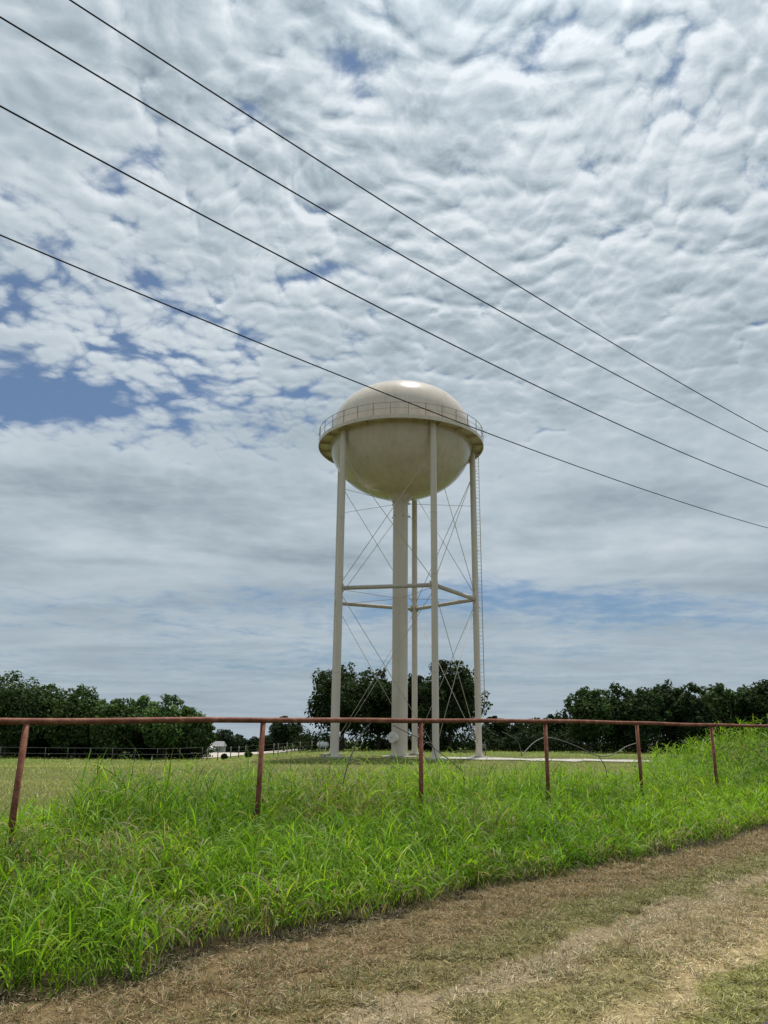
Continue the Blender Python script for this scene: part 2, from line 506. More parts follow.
hb.rotation_euler = (0, 0, az)
# small lugs round the top of the column
for zz in (Z_EQ - B_LO - .75, Z_EQ - B_LO - 1.9):
    for a in legA:
        o = MB().box((CR + .09, 0, 0), (.2, .05, .14)).build('lug', M_TOWER, columnob)
        o.location = (0, 0, zz); o.rotation_euler = (0, 0, a - pi / 2)


def seg(name, a, b, r, trim=0.0, sides=10, mat=M_ROD):
    a = Vector(a); b = Vector(b); d = (b - a).normalized()
    return MB().tube([a + d * trim, b - d * trim], r, sides).build(name, mat, tower)


for k in range(5):
    a, b = LP[k], LP[(k + 1) % 5]
    up = lambda v, z: Vector((v.x, v.y, z))
    seg('strut', up(a, Z_STR), up(b, Z_STR), .165, LEG_R - .02, 16)
    for s, t_ in ((a, b), (b, a)):
        # upper bay and lower bay diagonals
        seg('brace_rod', up(s, Z_EQ - 2.9), up(t_, Z_STR + .28), .024, LEG_R * .9, 8)
        seg('brace_rod', up(s, Z_STR - .28), up(t_, .75), .024, LEG_R * .9, 8)
    d = a.normalized()
    seg('tie_rod', d * (CR - .03) + Vector((0, 0, Z_STR - .1)), d * (R_LEG - LEG_R + .02) + Vector((0, 0, Z_STR - .1)), .018, 0, 8)
    seg('tie_rod', d * (CR - .03) + Vector((0, 0, Z_EQ - B_LO - .75)), d * (R_LEG - LEG_R + .02) + Vector((0, 0, Z_EQ - B_LO - .75)), .018, 0, 8)
    for z in (Z_STR,):                                   # gusset plate where rods meet the strut
        o = MB().box((0, 0, 0), (.74, .035, .62), bev=.01).build('gusset_plate', M_TOWER, tower)
        o.location = up(a, z) + (-d * .1); o.rotation_euler = (0, 0, legA[k])

# ladder on the outer side of the right leg
P = LP[1]; d = P.normalized(); s_ = Vector((-d.y, d.x, 0))
LZ0, LZ1 = 4.2, Z_BAL + .1
base = P + d * (LEG_R + .14)
s_ = d
ladder = bpy.data.objects.new('ladder', None); col.objects.link(ladder); ladder.parent = tower
for z in np.arange(LZ0 + .6, LZ1, 2.4):
    MB().box(tuple(P + d * (LEG_R + .02) + Vector((0, 0, z))), (.14, .05, .05), atan2(d.y, d.x)).build('bracket', M_TOWER, ladder)
for sg in (-1, 1):
    MB().tube([base + s_ * .16 * sg + Vector((0, 0, LZ0)), base + s_ * .16 * sg + Vector((0, 0, LZ1))], .03, 8).build('ladder_rail', M_ROD, ladder)
r_me = None
for z in np.arange(LZ0 + .15, LZ1, .33):
    if r_me is None:
        o = MB().tube([s_ * -.16, s_ * .16], .016, 6).build('rung', M_ROD, ladder); r_me = o.data
    else:
        o = link_mesh('rung', r_me, None, ladder)
    o.location = base + Vector((0, 0, z))

# ------------------------------------------------------------------ roadside pipe fence
fence = empty('pipe_fence', (*pt_xy(FENCE_P, 8.8), 0.1), 'long rusty red pipe fence with one top rail standing in the tall roadside grass', 'fence')
FB = Vector(fence.location)
rail_pts = [(-8, 1.66), (-4, 1.675), (-.4, 1.69), (2.7, 1.717), (5.83, 1.775), (8.8, 1.825), (11.95, 1.853), (15.05, 1.875), (18.2, 1.862), (21.2, 1.875), (24.4, 1.90), (27.5, 1.93), (40, 1.95)]


def f3(t, z, dp=0.0):
    x, y = pt_xy(FENCE_P + dp, t); return Vector((x, y, z)) - FB


rt = [a for a, b in rail_pts]; rz = [b for a, b in rail_pts]
tt = np.arange(-8, 40.01, .35)
MB().tube([f3(t, float(np.interp(t, rt, rz)) - .006 * sin(t * .9) - .004 * sin(t * 2.3)) for t in tt], .037, 16).build('top_rail', M_RUST, fence)
for t, lean in ((-.4, .0), (2.73, -.03), (5.83, -.03), (8.8, 0), (11.98, .0), (15.05, .01), (18.2, .01), (21.35, 0), (24.4, 0)):
    zt = float(np.interp(t, rt, rz)); x, y = pt_xy(FENCE_P, t)
    z0 = float(gz(x, y)) - .25
    m = MB(); m.tube([f3(t + lean, z0), f3(t, zt - .03)], .036, 16)
    o = m.build('post', M_RUST, fence)


def wire(pts, r=.006, mat=M_STEEL):
    # catmull-rom through (t, z, dp)
    P = [f3(*p) for p in pts]; P = [P[0]] + P + [P[-1]]; out = []
    for i in range(1, len(P) - 2):
        for k in range(8):
            u = k / 8; a, b, c, d_ = P[i - 1:i + 3]
            out.append(.5 * ((2 * b) + (c - a) * u + (2 * a - 5 * b + 4 * c - d_) * u * u + (3 * b - a - 3 * c + d_) * u ** 3))
    out.append(P[-2])
    return MB().tube(out, r, 6).build('loose_wire', mat, fence)


wire([(7.78, 1.79), (7.62, 1.66), (7.45, 1.42), (7.32, 1.16), (7.24, .9)], .010)
wire([(8.2, 1.74), (8.5, 1.63), (8.8, 1.53), (9.2, 1.33), (9.75, 1.02)], .007)
wire([(8.83, 1.42), (8.92, 1.48), (9.05, 1.44), (9.15, 1.2)], .007)
wire([(10.75, 1.66), (11.05, 1.56), (11.2, 1.46), (11.27, 1.25)], .008)
wire([(11.27, 1.25), (11.6, 1.46), (11.95, 1.56), (12.4, 1.52), (13.0, 1.38), (13.6, 1.22), (14.1, 1.24), (14.6, 1.39), (15.0, 1.46)], .009)
wire([(13.6, 1.22), (13.8, 1.02), (13.85, .8)], .008)

# ------------------------------------------------------------------ power lines
UW = np.array([sin(radians(48)), cos(radians(48))]); NW = np.array([-UW[1], UW[0]])
PW = 10.8


def cam_matrix():
    return Matrix.Rotation(pi / 2 + PITCH, 3, 'X') @ Matrix.Rotation(ROLL, 3, 'Z')


# (t, z) of three sighted points per wire, metres along the road and above the ground
WIRES = [('topmost', [], .0140), ('second', [], .0140), ('third', [], .0140), ('lowest', [], .0115)]
SIGHT = [((70, 0), (384, 202), (768, 432)), ((0, 17), (384, 245), (768, 451)), ((0, 106), (384, 310), (768, 487)), ((0, 235), (384, 393), (768, 528))]
LAB = ['topmost black power line crossing the cloudy sky', 'black power line just below the topmost one in the sky',
       'black power line third from the top, well above the water tower', 'lowest thin black line crossing in front of the water tower tank']
for (nm, _, r), S, lb in zip(WIRES, SIGHT, LAB):
    tz = []
    for (px, py) in S:
        d = cam_matrix() @ Vector(((px - 384) / F_PX, (512 - py) / F_PX, -1))
        s = PW / (d.x * NW[0] + d.y * NW[1])
        tz.append((float((d.x * UW[0] + d.y * UW[1]) * s), EYE + d.z * s))
    c = np.polyfit([a for a, b in tz], [b for a, b in tz], 2)
    P = []
    for t in np.linspace(-28, 58, 90):
        xy = NW * PW + UW * t
        P.append((xy[0], xy[1], float(np.polyval(c, t))))
    mb = MB(); mb.tube(P, r, 8)
    prop(mb.build('power_line', M_WIRE), lb, 'power line', 'power lines strung along the road')

# ------------------------------------------------------------------ trees
def leaf_cloud(centers, radii, n_each, size, rs, base_col, flat=.85, shell=.55):
    """small leaf cards in lobes; returns verts, faces, colours"""
    C = np.repeat(centers, n_each, 0); R = np.repeat(radii, n_each, 0)
    n = len(C)
    d = rs.normal(size=(n, 3)); d /= np.linalg.norm(d, axis=1, keepdims=True)
    rad = rs.uniform(shell ** 3, 1, n) ** (1 / 3.) * (1 + .10 * rs.normal(size=n))
    pos = C + d * R * rad[:, None] * np.array([1, 1, flat])
    nrm = d * .7 + rs.normal(size=(n, 3)) * .55 + np.array([0, 0, .35]); nrm /= np.linalg.norm(nrm, axis=1, keepdims=True)
    a = np.cross(nrm, rs.normal(size=(n, 3))); a /= np.linalg.norm(a, axis=1, keepdims=True)
    b = np.cross(nrm, a)
    sz = size * rs.uniform(.6, 1.35, n)[:, None]
    v = np.stack([pos - a * sz * .5, pos + b * sz * .32 + nrm * sz * .08, pos + a * sz * .55, pos - b * sz * .32 + nrm * sz * .08], 1).reshape(-1, 3)
    f = np.arange(n * 4).reshape(-1, 4)
    lobe = np.repeat(rs.uniform(.75, 1.3, len(centers)), n_each)
    k = (lobe * rs.uniform(.65, 1.35, n))[:, None]
    c = np.array(base_col) * k * (1 + rs.normal(size=(n, 3)) * np.array([.10, .05, .10]))
    c = np.clip(np.repeat(c, 4, 0), .003, .5)
    return v, f, c


def make_tree(loc, H, W, seed, label, group=None, trunk=.18, colr=(.030, .048, .016), leaves=7000, name='tree', shape='round', cat='tree', leaf=.30, lean=0.0):
    rs = np.random.default_rng(seed)
    root = empty(name, loc, label, cat, group)
    z0 = H * trunk
    cc = np.array([lean, 0, (H + z0) / 2]); ax = np.array([W / 2, W / 2 * .9, (H - z0) / 2])
    nl = 34
    cs, rr = [], []
    for i in range(nl):
        while True:
            d = rs.uniform(-1, 1, 3)
            if d @ d < 1: break
        d = d / (np.abs(d) ** 3).sum() ** (1 / 3) * rs.uniform(.30, .84) * (np.array([1, 1, 1]) if d[2] < 0 else np.array([.93, .93, 1]))
        if shape == 'pine':
            hgt = (i + .5) / nl; ang = rs.uniform(0, 2 * pi); w = (1 - .75 * hgt) * rs.uniform(.35, .85)
            d = np.array([cos(ang) * w, sin(ang) * w, hgt * 1.85 - .95])
        r = W * rs.uniform(.15, .26)
        c_ = cc + d * (ax - np.array([r, r, r * .8]) * .75)
        cs.append(c_); rr.append([r, r, r * rs.uniform(.75, 1.0)])
    # top sprigs break the outline
    for i in range(22):
        ang = rs.uniform(0, 2 * pi); e = rs.uniform(-.2, pi / 2)
        d = np.array([cos(ang) * cos(e), sin(ang) * cos(e), sin(e)])
        if shape == 'pine': d[:2] *= .45 if d[2] > .3 else 1
        r = W * rs.uniform(.05, .095)
        cs.append(cc + d * ax * rs.uniform(.80, .97)); rr.append([r, r, r])
    cs = np.array(cs); rr = np.array(rr)
    vol = rr[:, 0] ** 2.2; n_each = np.maximum(20, (leaves * vol / vol.sum())).astype(int)
    v, f, c = leaf_cloud(cs, rr, (n_each * 1.5).astype(int), leaf * 1.1, rs, colr)
    link_mesh('crown', np_mesh('crown', v, f, c), M_LEAF, root)
    mb = MB(); tr = max(.09, H * .024)
    mb.tube([(0, 0, -.3), (rs.normal() * .05, 0, z0 * .6), (lean * .3 + rs.normal() * .1, rs.normal() * .1, z0 + (H - z0) * .25), (lean * .7, 0, z0 + (H - z0) * .7)], [tr * 1.25, tr, tr * .8, tr * .25], 10)
    for i in range(7):
        k = rs.uniform(.2, .6); ang = rs.uniform(0, 2 * pi); L_ = W * rs.uniform(.25, .42)
        p0 = Vector((lean * k, 0, z0 * .8 + (H - z0) * k * .6)); p1 = p0 + Vector((cos(ang) * L_ * .5, sin(ang) * L_ * .5, L_ * .35)); p2 = p0 + Vector((cos(ang) * L_, sin(ang) * L_, L_ * .85))
        mb.tube([p0, p1, p2], [tr * .5, tr * .35, tr * .1], 7)
    mb.build('trunk', M_BARK, root)
    return root


def px_x(px, y):
    """world x for an image column at heading depth y (about horizon level)"""
    return (px - 384) / 801.0 * y


def px_h(px, py, y):
    d = cam_matrix() @ Vector(((px - 384) / F_PX, (512 - py) / F_PX, -1))
    return EYE + d.z / d.y * y


def tree_at(px, top, wpx, Yd, seed, label, group=None, **kw):
    x = px_x(px, Yd); z = float(gz(x, Yd)); H = px_h(px, top, Yd) - z
    return make_tree((x, Yd, z), H, wpx / 801.0 * Yd, seed, label, group, **kw)


GL = 'trees behind the grey fence on the left'
left = [(10, 674, 64, 84, 'tallest dark tree of the left treeline, cut off by the picture edge'),
        (48, 681, 50, 88, 'dark bushy tree right of the tallest one in the left treeline'),
        (79, 687, 48, 85, 'mid green tree before the dip in the left treeline'),
        (100, 699, 40, 88, 'low tree in the dip of the left treeline'),
        (118, 700, 40, 84, 'low rounded tree just right of the dip in the left treeline'),
        (141, 695, 44, 87, 'lighter green round topped tree in the right half of the left treeline'),
        (167, 695, 42, 84, 'knobby topped tree third from the right end of the left treeline'),
        (188, 708, 36, 86, 'shorter tree second from the right end of the left treeline'),
        (203, 716, 24, 83, 'small dark tree at the right end of the left treeline beside the gap')]
LC = [(.020, .032, .012), (.018, .030, .011), (.022, .036, .012), (.030, .050, .016), (.026, .042, .014), (.024, .040, .014), (.032, .054, .017), (.026, .044, .014), (.024, .038, .013), (.022, .036, .013)]
for i, (px, top, w, Yd, lb) in enumerate(left):
    tree_at(px, top, w * 1.36, Yd, 100 + i, lb, GL, trunk=.04, colr=tuple(2.7 * v for v in LC[i]), leaves=8000)

tree_at(344, 661, 92, 84, 201, 'big dark broad tree behind the left legs of the water tower', None, trunk=.09, colr=(.029, .047, .017), leaves=13000)
tree_at(381, 668, 56, 86, 202, 'dark tree half hidden behind the central tower column', None, trunk=.09, colr=(.027, .044, .016), leaves=7000)
tree_at(452, 660, 84, 84, 203, 'big dark tree behind the right legs of the water tower', None, trunk=.05, colr=(.028, .045, .016), leaves=13000)
tree_at(422, 672, 44, 88, 204, 'dark tree showing between the central column and the front leg', None, trunk=.1, colr=(.018, .029, .012), leaves=4500)
tree_at(287, 717, 38, 96, 205, 'small dark rounded tree left of the big tree behind the tower', None, trunk=.06, colr=(.020, .036, .015), leaves=4500)
tree_at(305, 735, 20, 99, 206, 'low bush between the small rounded tree and the big tree behind the tower', None, trunk=.04, colr=(.028, .046, .016), leaves=1500, name='bush', cat='bush')

GM = 'low trees between the tower and the right treeline'
mid = [(497, 716, 26, 95, 'low dark tree touching the rightmost tower leg'), (518, 723, 30, 98, 'lowest dark tree between the tower and the fence post right of it'),
       (541, 719, 32, 97, 'low tree behind the fence post right of the tower'), (562, 713, 32, 95, 'tallest of the low trees, touching the left end of the right treeline')]
for i, (px, top, w, Yd, lb) in enumerate(mid):
    tree_at(px, top, w * 1.25, Yd, 300 + i, lb, GM, trunk=.05, colr=(.022, .036, .014), leaves=3500)

GR = 'trees of the right treeline'
right = [(591, 688, 40, 84, 'tree at the left end of the right treeline'), (619, 684, 42, 86, 'second tree from the left end of the right treeline'),
         (646, 687, 42, 84, 'slightly lower tree left of the highest crown in the right treeline'), (672, 680, 46, 86, 'highest dark crown in the middle of the right treeline'),
         (700, 683, 42, 84, 'dark tree just right of the highest crown in the right treeline'), (728, 684, 44, 86, 'lighter green tree in the right treeline above the grassy mound'),
         (750, 689, 32, 84, 'lower tree in the notch near the right picture edge'), (771, 678, 44, 82, 'dark tree cut off by the right picture edge'),]
RC = [(.024, .040, .014), (.022, .036, .013), (.018, .030, .012), (.016, .026, .011), (.018, .030, .012), (.028, .046, .015), (.020, .034, .013), (.016, .026, .011)]
for i, (px, top, w, Yd, lb) in enumerate(right):
    tree_at(px, top, w * 1.3, Yd, 400 + i, lb, GR, trunk=.05, colr=tuple(2.1 * v for v in RC[i]), leaves=8000)

GD = 'small far trees in the gap on the left'
for i, (px, top, w, Yd, lb) in enumerate([(227, 730, 26, 205, 'rounded far tree, highest in the gap beside the left treeline'), (241, 735, 20, 215, 'lower far tree in the middle of the gap on the left'),
                                      (256, 738, 24, 225, 'lowest far tree in the gap, behind the near fence post'), (272, 736, 26, 215, 'far tree in the gap just left of the small dark rounded tree')]):
    tree_at(px, top, w * 1.2, Yd, 500 + i, lb, GD, trunk=.06, colr=(.026, .044, .022), leaves=2500, leaf=.5)

# undergrowth that fills the feet of the treelines, and the far woods
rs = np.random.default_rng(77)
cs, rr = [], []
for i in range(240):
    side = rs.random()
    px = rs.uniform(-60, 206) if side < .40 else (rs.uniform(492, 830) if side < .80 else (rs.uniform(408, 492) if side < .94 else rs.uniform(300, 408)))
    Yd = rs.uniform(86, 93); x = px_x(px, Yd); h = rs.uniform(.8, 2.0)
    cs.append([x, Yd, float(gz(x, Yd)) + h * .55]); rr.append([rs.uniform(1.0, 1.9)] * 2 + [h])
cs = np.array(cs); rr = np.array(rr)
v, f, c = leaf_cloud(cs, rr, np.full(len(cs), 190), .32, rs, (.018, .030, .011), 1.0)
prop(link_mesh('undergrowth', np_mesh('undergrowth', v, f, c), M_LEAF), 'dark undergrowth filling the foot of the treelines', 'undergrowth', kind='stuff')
cs, rr = [], []
for i in range(420):
    Yd = rs.uniform(300, 420); x = rs.uniform(-330, 330); h = rs.uniform(2.5, 4.6)
    cs.append([x, Yd, float(gz(x, Yd)) + h * .5]); rr.append([rs.uniform(3, 6)] * 2 + [h * .6])
cs = np.array(cs); rr = np.array(rr)
v, f, c = leaf_cloud(cs, rr, np.full(len(cs), 120), 1.1, rs, (.026, .042, .024), 1.0)
prop(link_mesh('distant_woods', np_mesh('distant_woods', v, f, c), M_LEAF), 'low band of distant woods along the horizon', 'woods', kind='stuff')

# ------------------------------------------------------------------ far fence on the left, wire fence in the gap, small things
def far_fence(name, pts, label, rails, post_px, hgt, mat, pr, rr_):
    """pts: (x, y) ends; rails at heights"""
    (x0, y0), (x1, y1) = pts
    root = empty(name, (x0, y0, float(gz(x0, y0))), label, 'fence'); B = Vector(root.location)
    for zr in rails:
        P = []
        for k in np.linspace(0, 1, 14):
            x = x0 + (x1 - x0) * k; y = y0 + (y1 - y0) * k
            P.append(Vector((x, y, float(gz(x, y)) + zr)) - B)
        MB().tube(P, rr_, 8).build('rail' if rr_ > .02 else 'wire', mat, root)
    for k in post_px:
        x = x0 + (x1 - x0) * k; y = y0 + (y1 - y0) * k
        MB().tube([Vector((x, y, float(gz(x, y)) - .2)) - B, Vector((x, y, float(gz(x, y)) + hgt)) - B], pr, 8).build('post', mat, root)
    return root


xa, xb = px_x(-40, 75), px_x(206, 75)
far_fence('pipe_fence', [(xa, 75.2), (xb, 75)], 'grey pipe fence with thin posts along the foot of the left treeline', (1.22, .70), np.linspace(0, 1, 12), 1.22, M_FARPIPE, .028, .016)
xa, xb = px_x(211, 74), px_x(322, 78)
far_fence('wire_fence', [(xa, 74), (xb, 78)], 'thin wire fence on old posts in front of the pale dirt drive', (1.0, .65), (0, .09, .2, .27, .33, .45, .58, .62, .7, .82, .93, 1.0), 1.1, M_POST, .045, .008)

# white tank behind the left tower leg
x, y = px_x(325.5, 82), 82.0
t_ = empty('storage_tank', (x, y, float(gz(x, y))), 'small white round ended tank on short legs behind the left tower leg', 'tank')
MB().tube([(-.62, 0, .62), (-.56, 0, .62), (-.42, 0, .62), (.42, 0, .62), (.56, 0, .62), (.62, 0, .62)], [.06, .2, .3, .3, .2, .06], 18).build('vessel', M_WHITE, t_)
for sx in (-.3, .3):
    MB().box((sx, 0, .12), (.09, .4, .56), bev=.01).build('leg', M_WHITE, t_)
MB().lathe([(0, .90), (.1, .90), (.1, .99), (.07, 1.01), (0, 1.02)], 14).build('lid', M_WHITE, t_)

# grey post with a box right of the rightmost leg
x, y = px_x(485.5, 66), 66.0
t_ = empty('meter_post', (x, y, float(gz(x, y))), 'short grey metal post standing behind the rightmost tower leg', 'post')
MB().tube([(-.08, 0, -.2), (-.08, 0, 1.05)], .045, 10).build('post', M_GREY, t_); MB().tube([(.16, 0, -.2), (.16, 0, 1.0)], .04, 10).build('post', M_GREY, t_)
MB().box((.04, -.03, .85), (.36, .14, .34), bev=.02).build('box', M_GREY, t_)

# far house and white car at the end of the drive
x, y = px_x(219, 150), 150.0; z = float(gz(x, y))
hs = empty('house', (x, y, z), 'tiny pale house with a grey roof at the far end of the drive', 'house')
MB().box((0, 0, .65), (3.2, 2.6, 1.5)).build('wall', M_PALE, hs)
bm = bmesh.new()
vs = [bm.verts.new(p) for p in ((-1.8, -1.6, 1.32), (1.8, -1.6, 1.32), (1.8, 1.6, 1.32), (-1.8, 1.6, 1.32), (-1.5, 0, 2.2), (1.5, 0, 2.2))]
for fi in ((0, 1, 5, 4), (2, 3, 4, 5), (1, 2, 5), (3, 0, 4), (3, 2, 1, 0)): bm.faces.new([vs[i] for i in fi])
mb = MB(); mb.bm.free(); mb.bm = bm; mb.build('roof', M_ROOF, hs)
for sx in (-.9, .7):
    MB().box((sx, -1.31, .75), (.6, .06, .6)).build('window', M_DARKGLASS, hs)
MB().box((-.1, -1.31, .5), (.5, .06, 1.0)).build('door', M_ROOF, hs)

x, y = px_x(211.5, 118), 118.0; z = float(gz(x, y)) + .05
car = empty('parked_car', (x, y, z), 'tiny white car parked on the pale drive beside the left treeline', 'car')
bm = bmesh.new(); pr = [(-.95, .3), (.95, .3), (.98, .55), (.55, .72), (.3, 1.05), (-.55, 1.08), (-.9, .75), (-.98, .6)]
a = [bm.verts.new((x_, -.42, z_)) for x_, z_ in pr]; b = [bm.verts.new((x_, .42, z_)) for x_, z_ in pr]
bm.faces.new(a); bm.faces.new(list(reversed(b)))
for i in range(len(pr)): bm.faces.new((a[i], b[i], b[(i + 1) % len(pr)], a[(i + 1) % len(pr)]))
mb = MB(); mb.bm.free(); mb.bm = bm; mb.build('body', M_WHITE, car)
MB().box((-.12, -.425, .88), (.7, .02, .2)).build('window', M_DARKGLASS, car)
for sx in (-.6, .6):
    for sy in (-.4, .4):
        MB().tube([(sx, sy - .07, .22), (sx, sy + .07, .22)], .22, 14).build('wheel', M_RUBBER, car)

for i, (px, top, w, Yd, lb) in enumerate([(252, 752, 8, 73.5, 'small dark shrub against the wire fence near the rusty post'), (228, 754, 7, 73.5, 'tiny dark shrub against the wire fence nearer the left treeline')]):
    tree_at(px, top, w, Yd, 600 + i, lb, None, trunk=.05, colr=(.02, .036, .016), leaves=500, name='shrub', cat='shrub', leaf=.12)


# ------------------------------------------------------------------ grasses
def blades(base, az, L, w, a0, bend, cols, segs, twist=None, tipw=.05, root_dark=None):
    """curved tapered leaf blades. a0 = start angle from vertical, bend = extra angle at tip (radians)"""
    n = len(base); s = np.linspace(0, 1, segs + 1)
    ang = a0[:, None] + bend[:, None] * s[None] ** 1.4
    dl = (L / segs)[:, None]
    mid = .5 * (ang[:, 1:] + ang[:, :-1])
    hx = np.concatenate([np.zeros((n, 1)), np.cumsum(np.sin(mid) * dl, 1)], 1)
    hz = np.concatenate([np.zeros((n, 1)), np.cumsum(np.cos(mid) * dl, 1)], 1)
    ca, sa = np.cos(az)[:, None], np.sin(az)[:, None]
    cx = base[:, 0:1] + hx * ca; cy = base[:, 1:2] + hx * sa; cz = base[:, 2:3] + hz
    prof = np.minimum(1, .55 + 1.8 * s) * (1 - s ** 2.2) + tipw * .3
    hw = .5 * w[:, None] * prof[None]
    tw = (np.zeros(n) if twist is None else twist)[:, None]
    # side vector: horizontal across the blade, tilted by twist about the blade direction
    sx = -sa * np.cos(tw) + ca * np.sin(tw) * np.cos(ang); sy = ca * np.cos(tw) + sa * np.sin(tw) * np.cos(ang); sz = -np.sin(tw) * np.sin(ang) + 0 * sa
    A = np.stack([cx - sx * hw, cy - sy * hw, cz - sz * hw], -1); Bv = np.stack([cx + sx * hw, cy + sy * hw, cz + sz * hw], -1)
    V = np.stack([A, Bv], 2).reshape(-1, 3)
    k = (np.arange(n) * 2 * (segs + 1))[:, None] + (np.arange(segs) * 2)[None]
    k = k.ravel()
    Fc = np.stack([k, k + 1, k + 3, k + 2], -1)
    C = np.repeat(cols, 2 * (segs + 1), 0)
    return V, Fc, C


def join(parts):
    off = 0; Vs, Fs, Cs = [], [], []
    for v, f, c in parts:
        Vs.append(v); Fs.append(f + off); Cs.append(c); off += len(v)
    return np.concatenate(Vs), np.concatenate(Fs), np.concatenate(Cs)


def in_view(x, y, margin=.06):
    """keep what the picture could see, with room for a side step"""
    return (y > 2.0) & (np.abs(x) < (.52 + margin) * y + 2.6)


def scatter(p0, p1, t0, t1, dens, rs):
    n = int((p1 - p0) * (t1 - t0) * dens)
    p = rs.uniform(p0, p1, n); t = rs.uniform(t0, t1, n); x, y = pt_xy(p, t)
    k = in_view(x, y)
    return x[k], y[k], p[k], t[k]


def tall_h(p, t, x, y):
    q = p - .1 * t
    h = .34 + .20 * sstep(5.5, 7.2, q) + .36 * sstep(8.9, 10.2, p) * (1 - .3 * sstep(8, 12, t))
    h = h * (.62 + .50 * vnoise(x * .9, y * .9, 51) + .30 * vnoise(x * 2.6, y * 2.6, 52)) * (1 - .55 * sstep(-.34, -.40, x / np.maximum(y, 1)) * sstep(9, 11, p))
    # flattened hollow left of the second post and the dry gap in front of it
    return h


def green_tint(x, y, n, rs):
    k = vnoise(x * .55, y * .55, 61); j = vnoise(x * 2.2, y * 2.2, 62)
    a = np.array([.072, .165, .010]); b = np.array([.245, .38, .033])
    c = a + (b - a) * np.clip(k * .6 + j * .4 + rs.normal(size=n) * .28, 0, 1)[:, None]
    return c * rs.uniform(.6, 1.4, n)[:, None] * (1 + rs.normal(size=(n, 3)) * np.array([.10, .03, .15]))


DRY = [(-3.2, 7.4, .0), ]


def dryness(p, t, x, y):
    """share of dead leaves: patches seen as pale or brown tangles in the stand"""
    d = .035 + .40 * sstep(.72, .86, vnoise(x * .7 + 3, y * .7, 71))
    def blob(cx_, cy_, r): return np.exp(-((x - cx_) ** 2 + (y - cy_) ** 2) / r ** 2)
    q = p - .1 * t
    d = d + .55 * np.exp(-((q - 5.55) / .18) ** 2) * sstep(.35, .6, vnoise(t * 1.7, 0 * t, 72))
    for (bx, by, r, k) in DRYB: d = d + k * blob(bx, by, r)
    return np.clip(d, 0, .95)


def ground_px(px, py, z=.3):
    d = cam_matrix() @ Vector(((px - 384) / F_PX, (512 - py) / F_PX, -1)); s = (z - EYE) / d.z
    return d.x * s, d.y * s


DRYB = [(*ground_px(190, 915, .15), .30, .95), (*ground_px(25, 862, .3), .75, .85), (*ground_px(345, 812, .4), 1.0, .75), (*ground_px(115, 866, .3), .65, .65), (*ground_px(250, 930, .15), .35, .5), (*ground_px(300, 822, .4), .5, .5)]

rs = np.random.default_rng(5)
parts = []


def stand(p0, p1, t0, t1, dens, leaves_per, segs, wscale, lscale=1.0):
    x, y, p, t = scatter(p0, p1, t0, t1, dens, rs)
    keep = rs.random(len(x)) < tallness(x, y) * np.clip(.30 + 1.1 * vnoise(x * 3.3, y * 3.3, 53), 0, 1)
    x, y, p, t = x[keep], y[keep], p[keep], t[keep]
    # stalks gather in tufts
    n = len(x); z = gz(x, y)
    h = tall_h(p, t, x, y) * rs.uniform(.62, 1.05, n)
    bare = np.zeros(n)
    for (bx, by, r, k) in DRYB[:1]: bare = np.maximum(bare, np.exp(-((x - bx) ** 2 + (y - by) ** 2) / r ** 2))
    h = h * (1 - .65 * bare)
    dry = dryness(p, t, x, y)
    laz = rs.uniform(0, 2 * pi, n); lean = rs.uniform(0, .28, n)
    # stems
    isdry = rs.random(n) < dry
    c = green_tint(x, y, n, rs) * .75
    c[isdry] = np.array([.30, .25, .15]) * rs.uniform(.45, 1.15, isdry.sum())[:, None]
    parts.append(blades(np.stack([x, y, z - .02], -1), laz, h, np.full(n, .007 * wscale) * rs.uniform(.7, 1.3, n), lean * .4, lean * 1.2, c, 3))
    for k in range(leaves_per):
        f = rs.uniform(.05, .95, n)
        bx = x + np.cos(laz) * h * f * lean * .6; by = y + np.sin(laz) * h * f * lean * .6; bz = z + h * f * .97
        az = laz + k * 2.4 + rs.normal(size=n) * .5
        L = np.clip(rs.normal(.31, .09, n), .12, .58) * lscale * (.6 + .45 * h / .6)
        w = rs.uniform(.008, .018, n) * wscale
        a0 = rs.uniform(.25, .95, n); bend = rs.uniform(.4, 2.0, n)
        c = green_tint(x, y, n, rs)
        dr = rs.random(n) < dry * (1.2 - .7 * f)
        c[dr] = np.array([.34, .29, .17]) * rs.uniform(.4, 1.15, dr.sum())[:, None]
        bend[dr] += .7
        parts.append(blades(np.stack([bx, by, bz], -1), az, L, w, a0, bend, c, segs, rs.normal(size=n) * .45))


stand(5.3, 13.5, -6, 3.5, 92, 7, 5, 1.0)
stand(5.3, 13.5, 3.5, 9.5, 98, 7, 5, 1.0)
stand(5.5, 14, 9.5, 16, 76, 7, 4, 1.1)


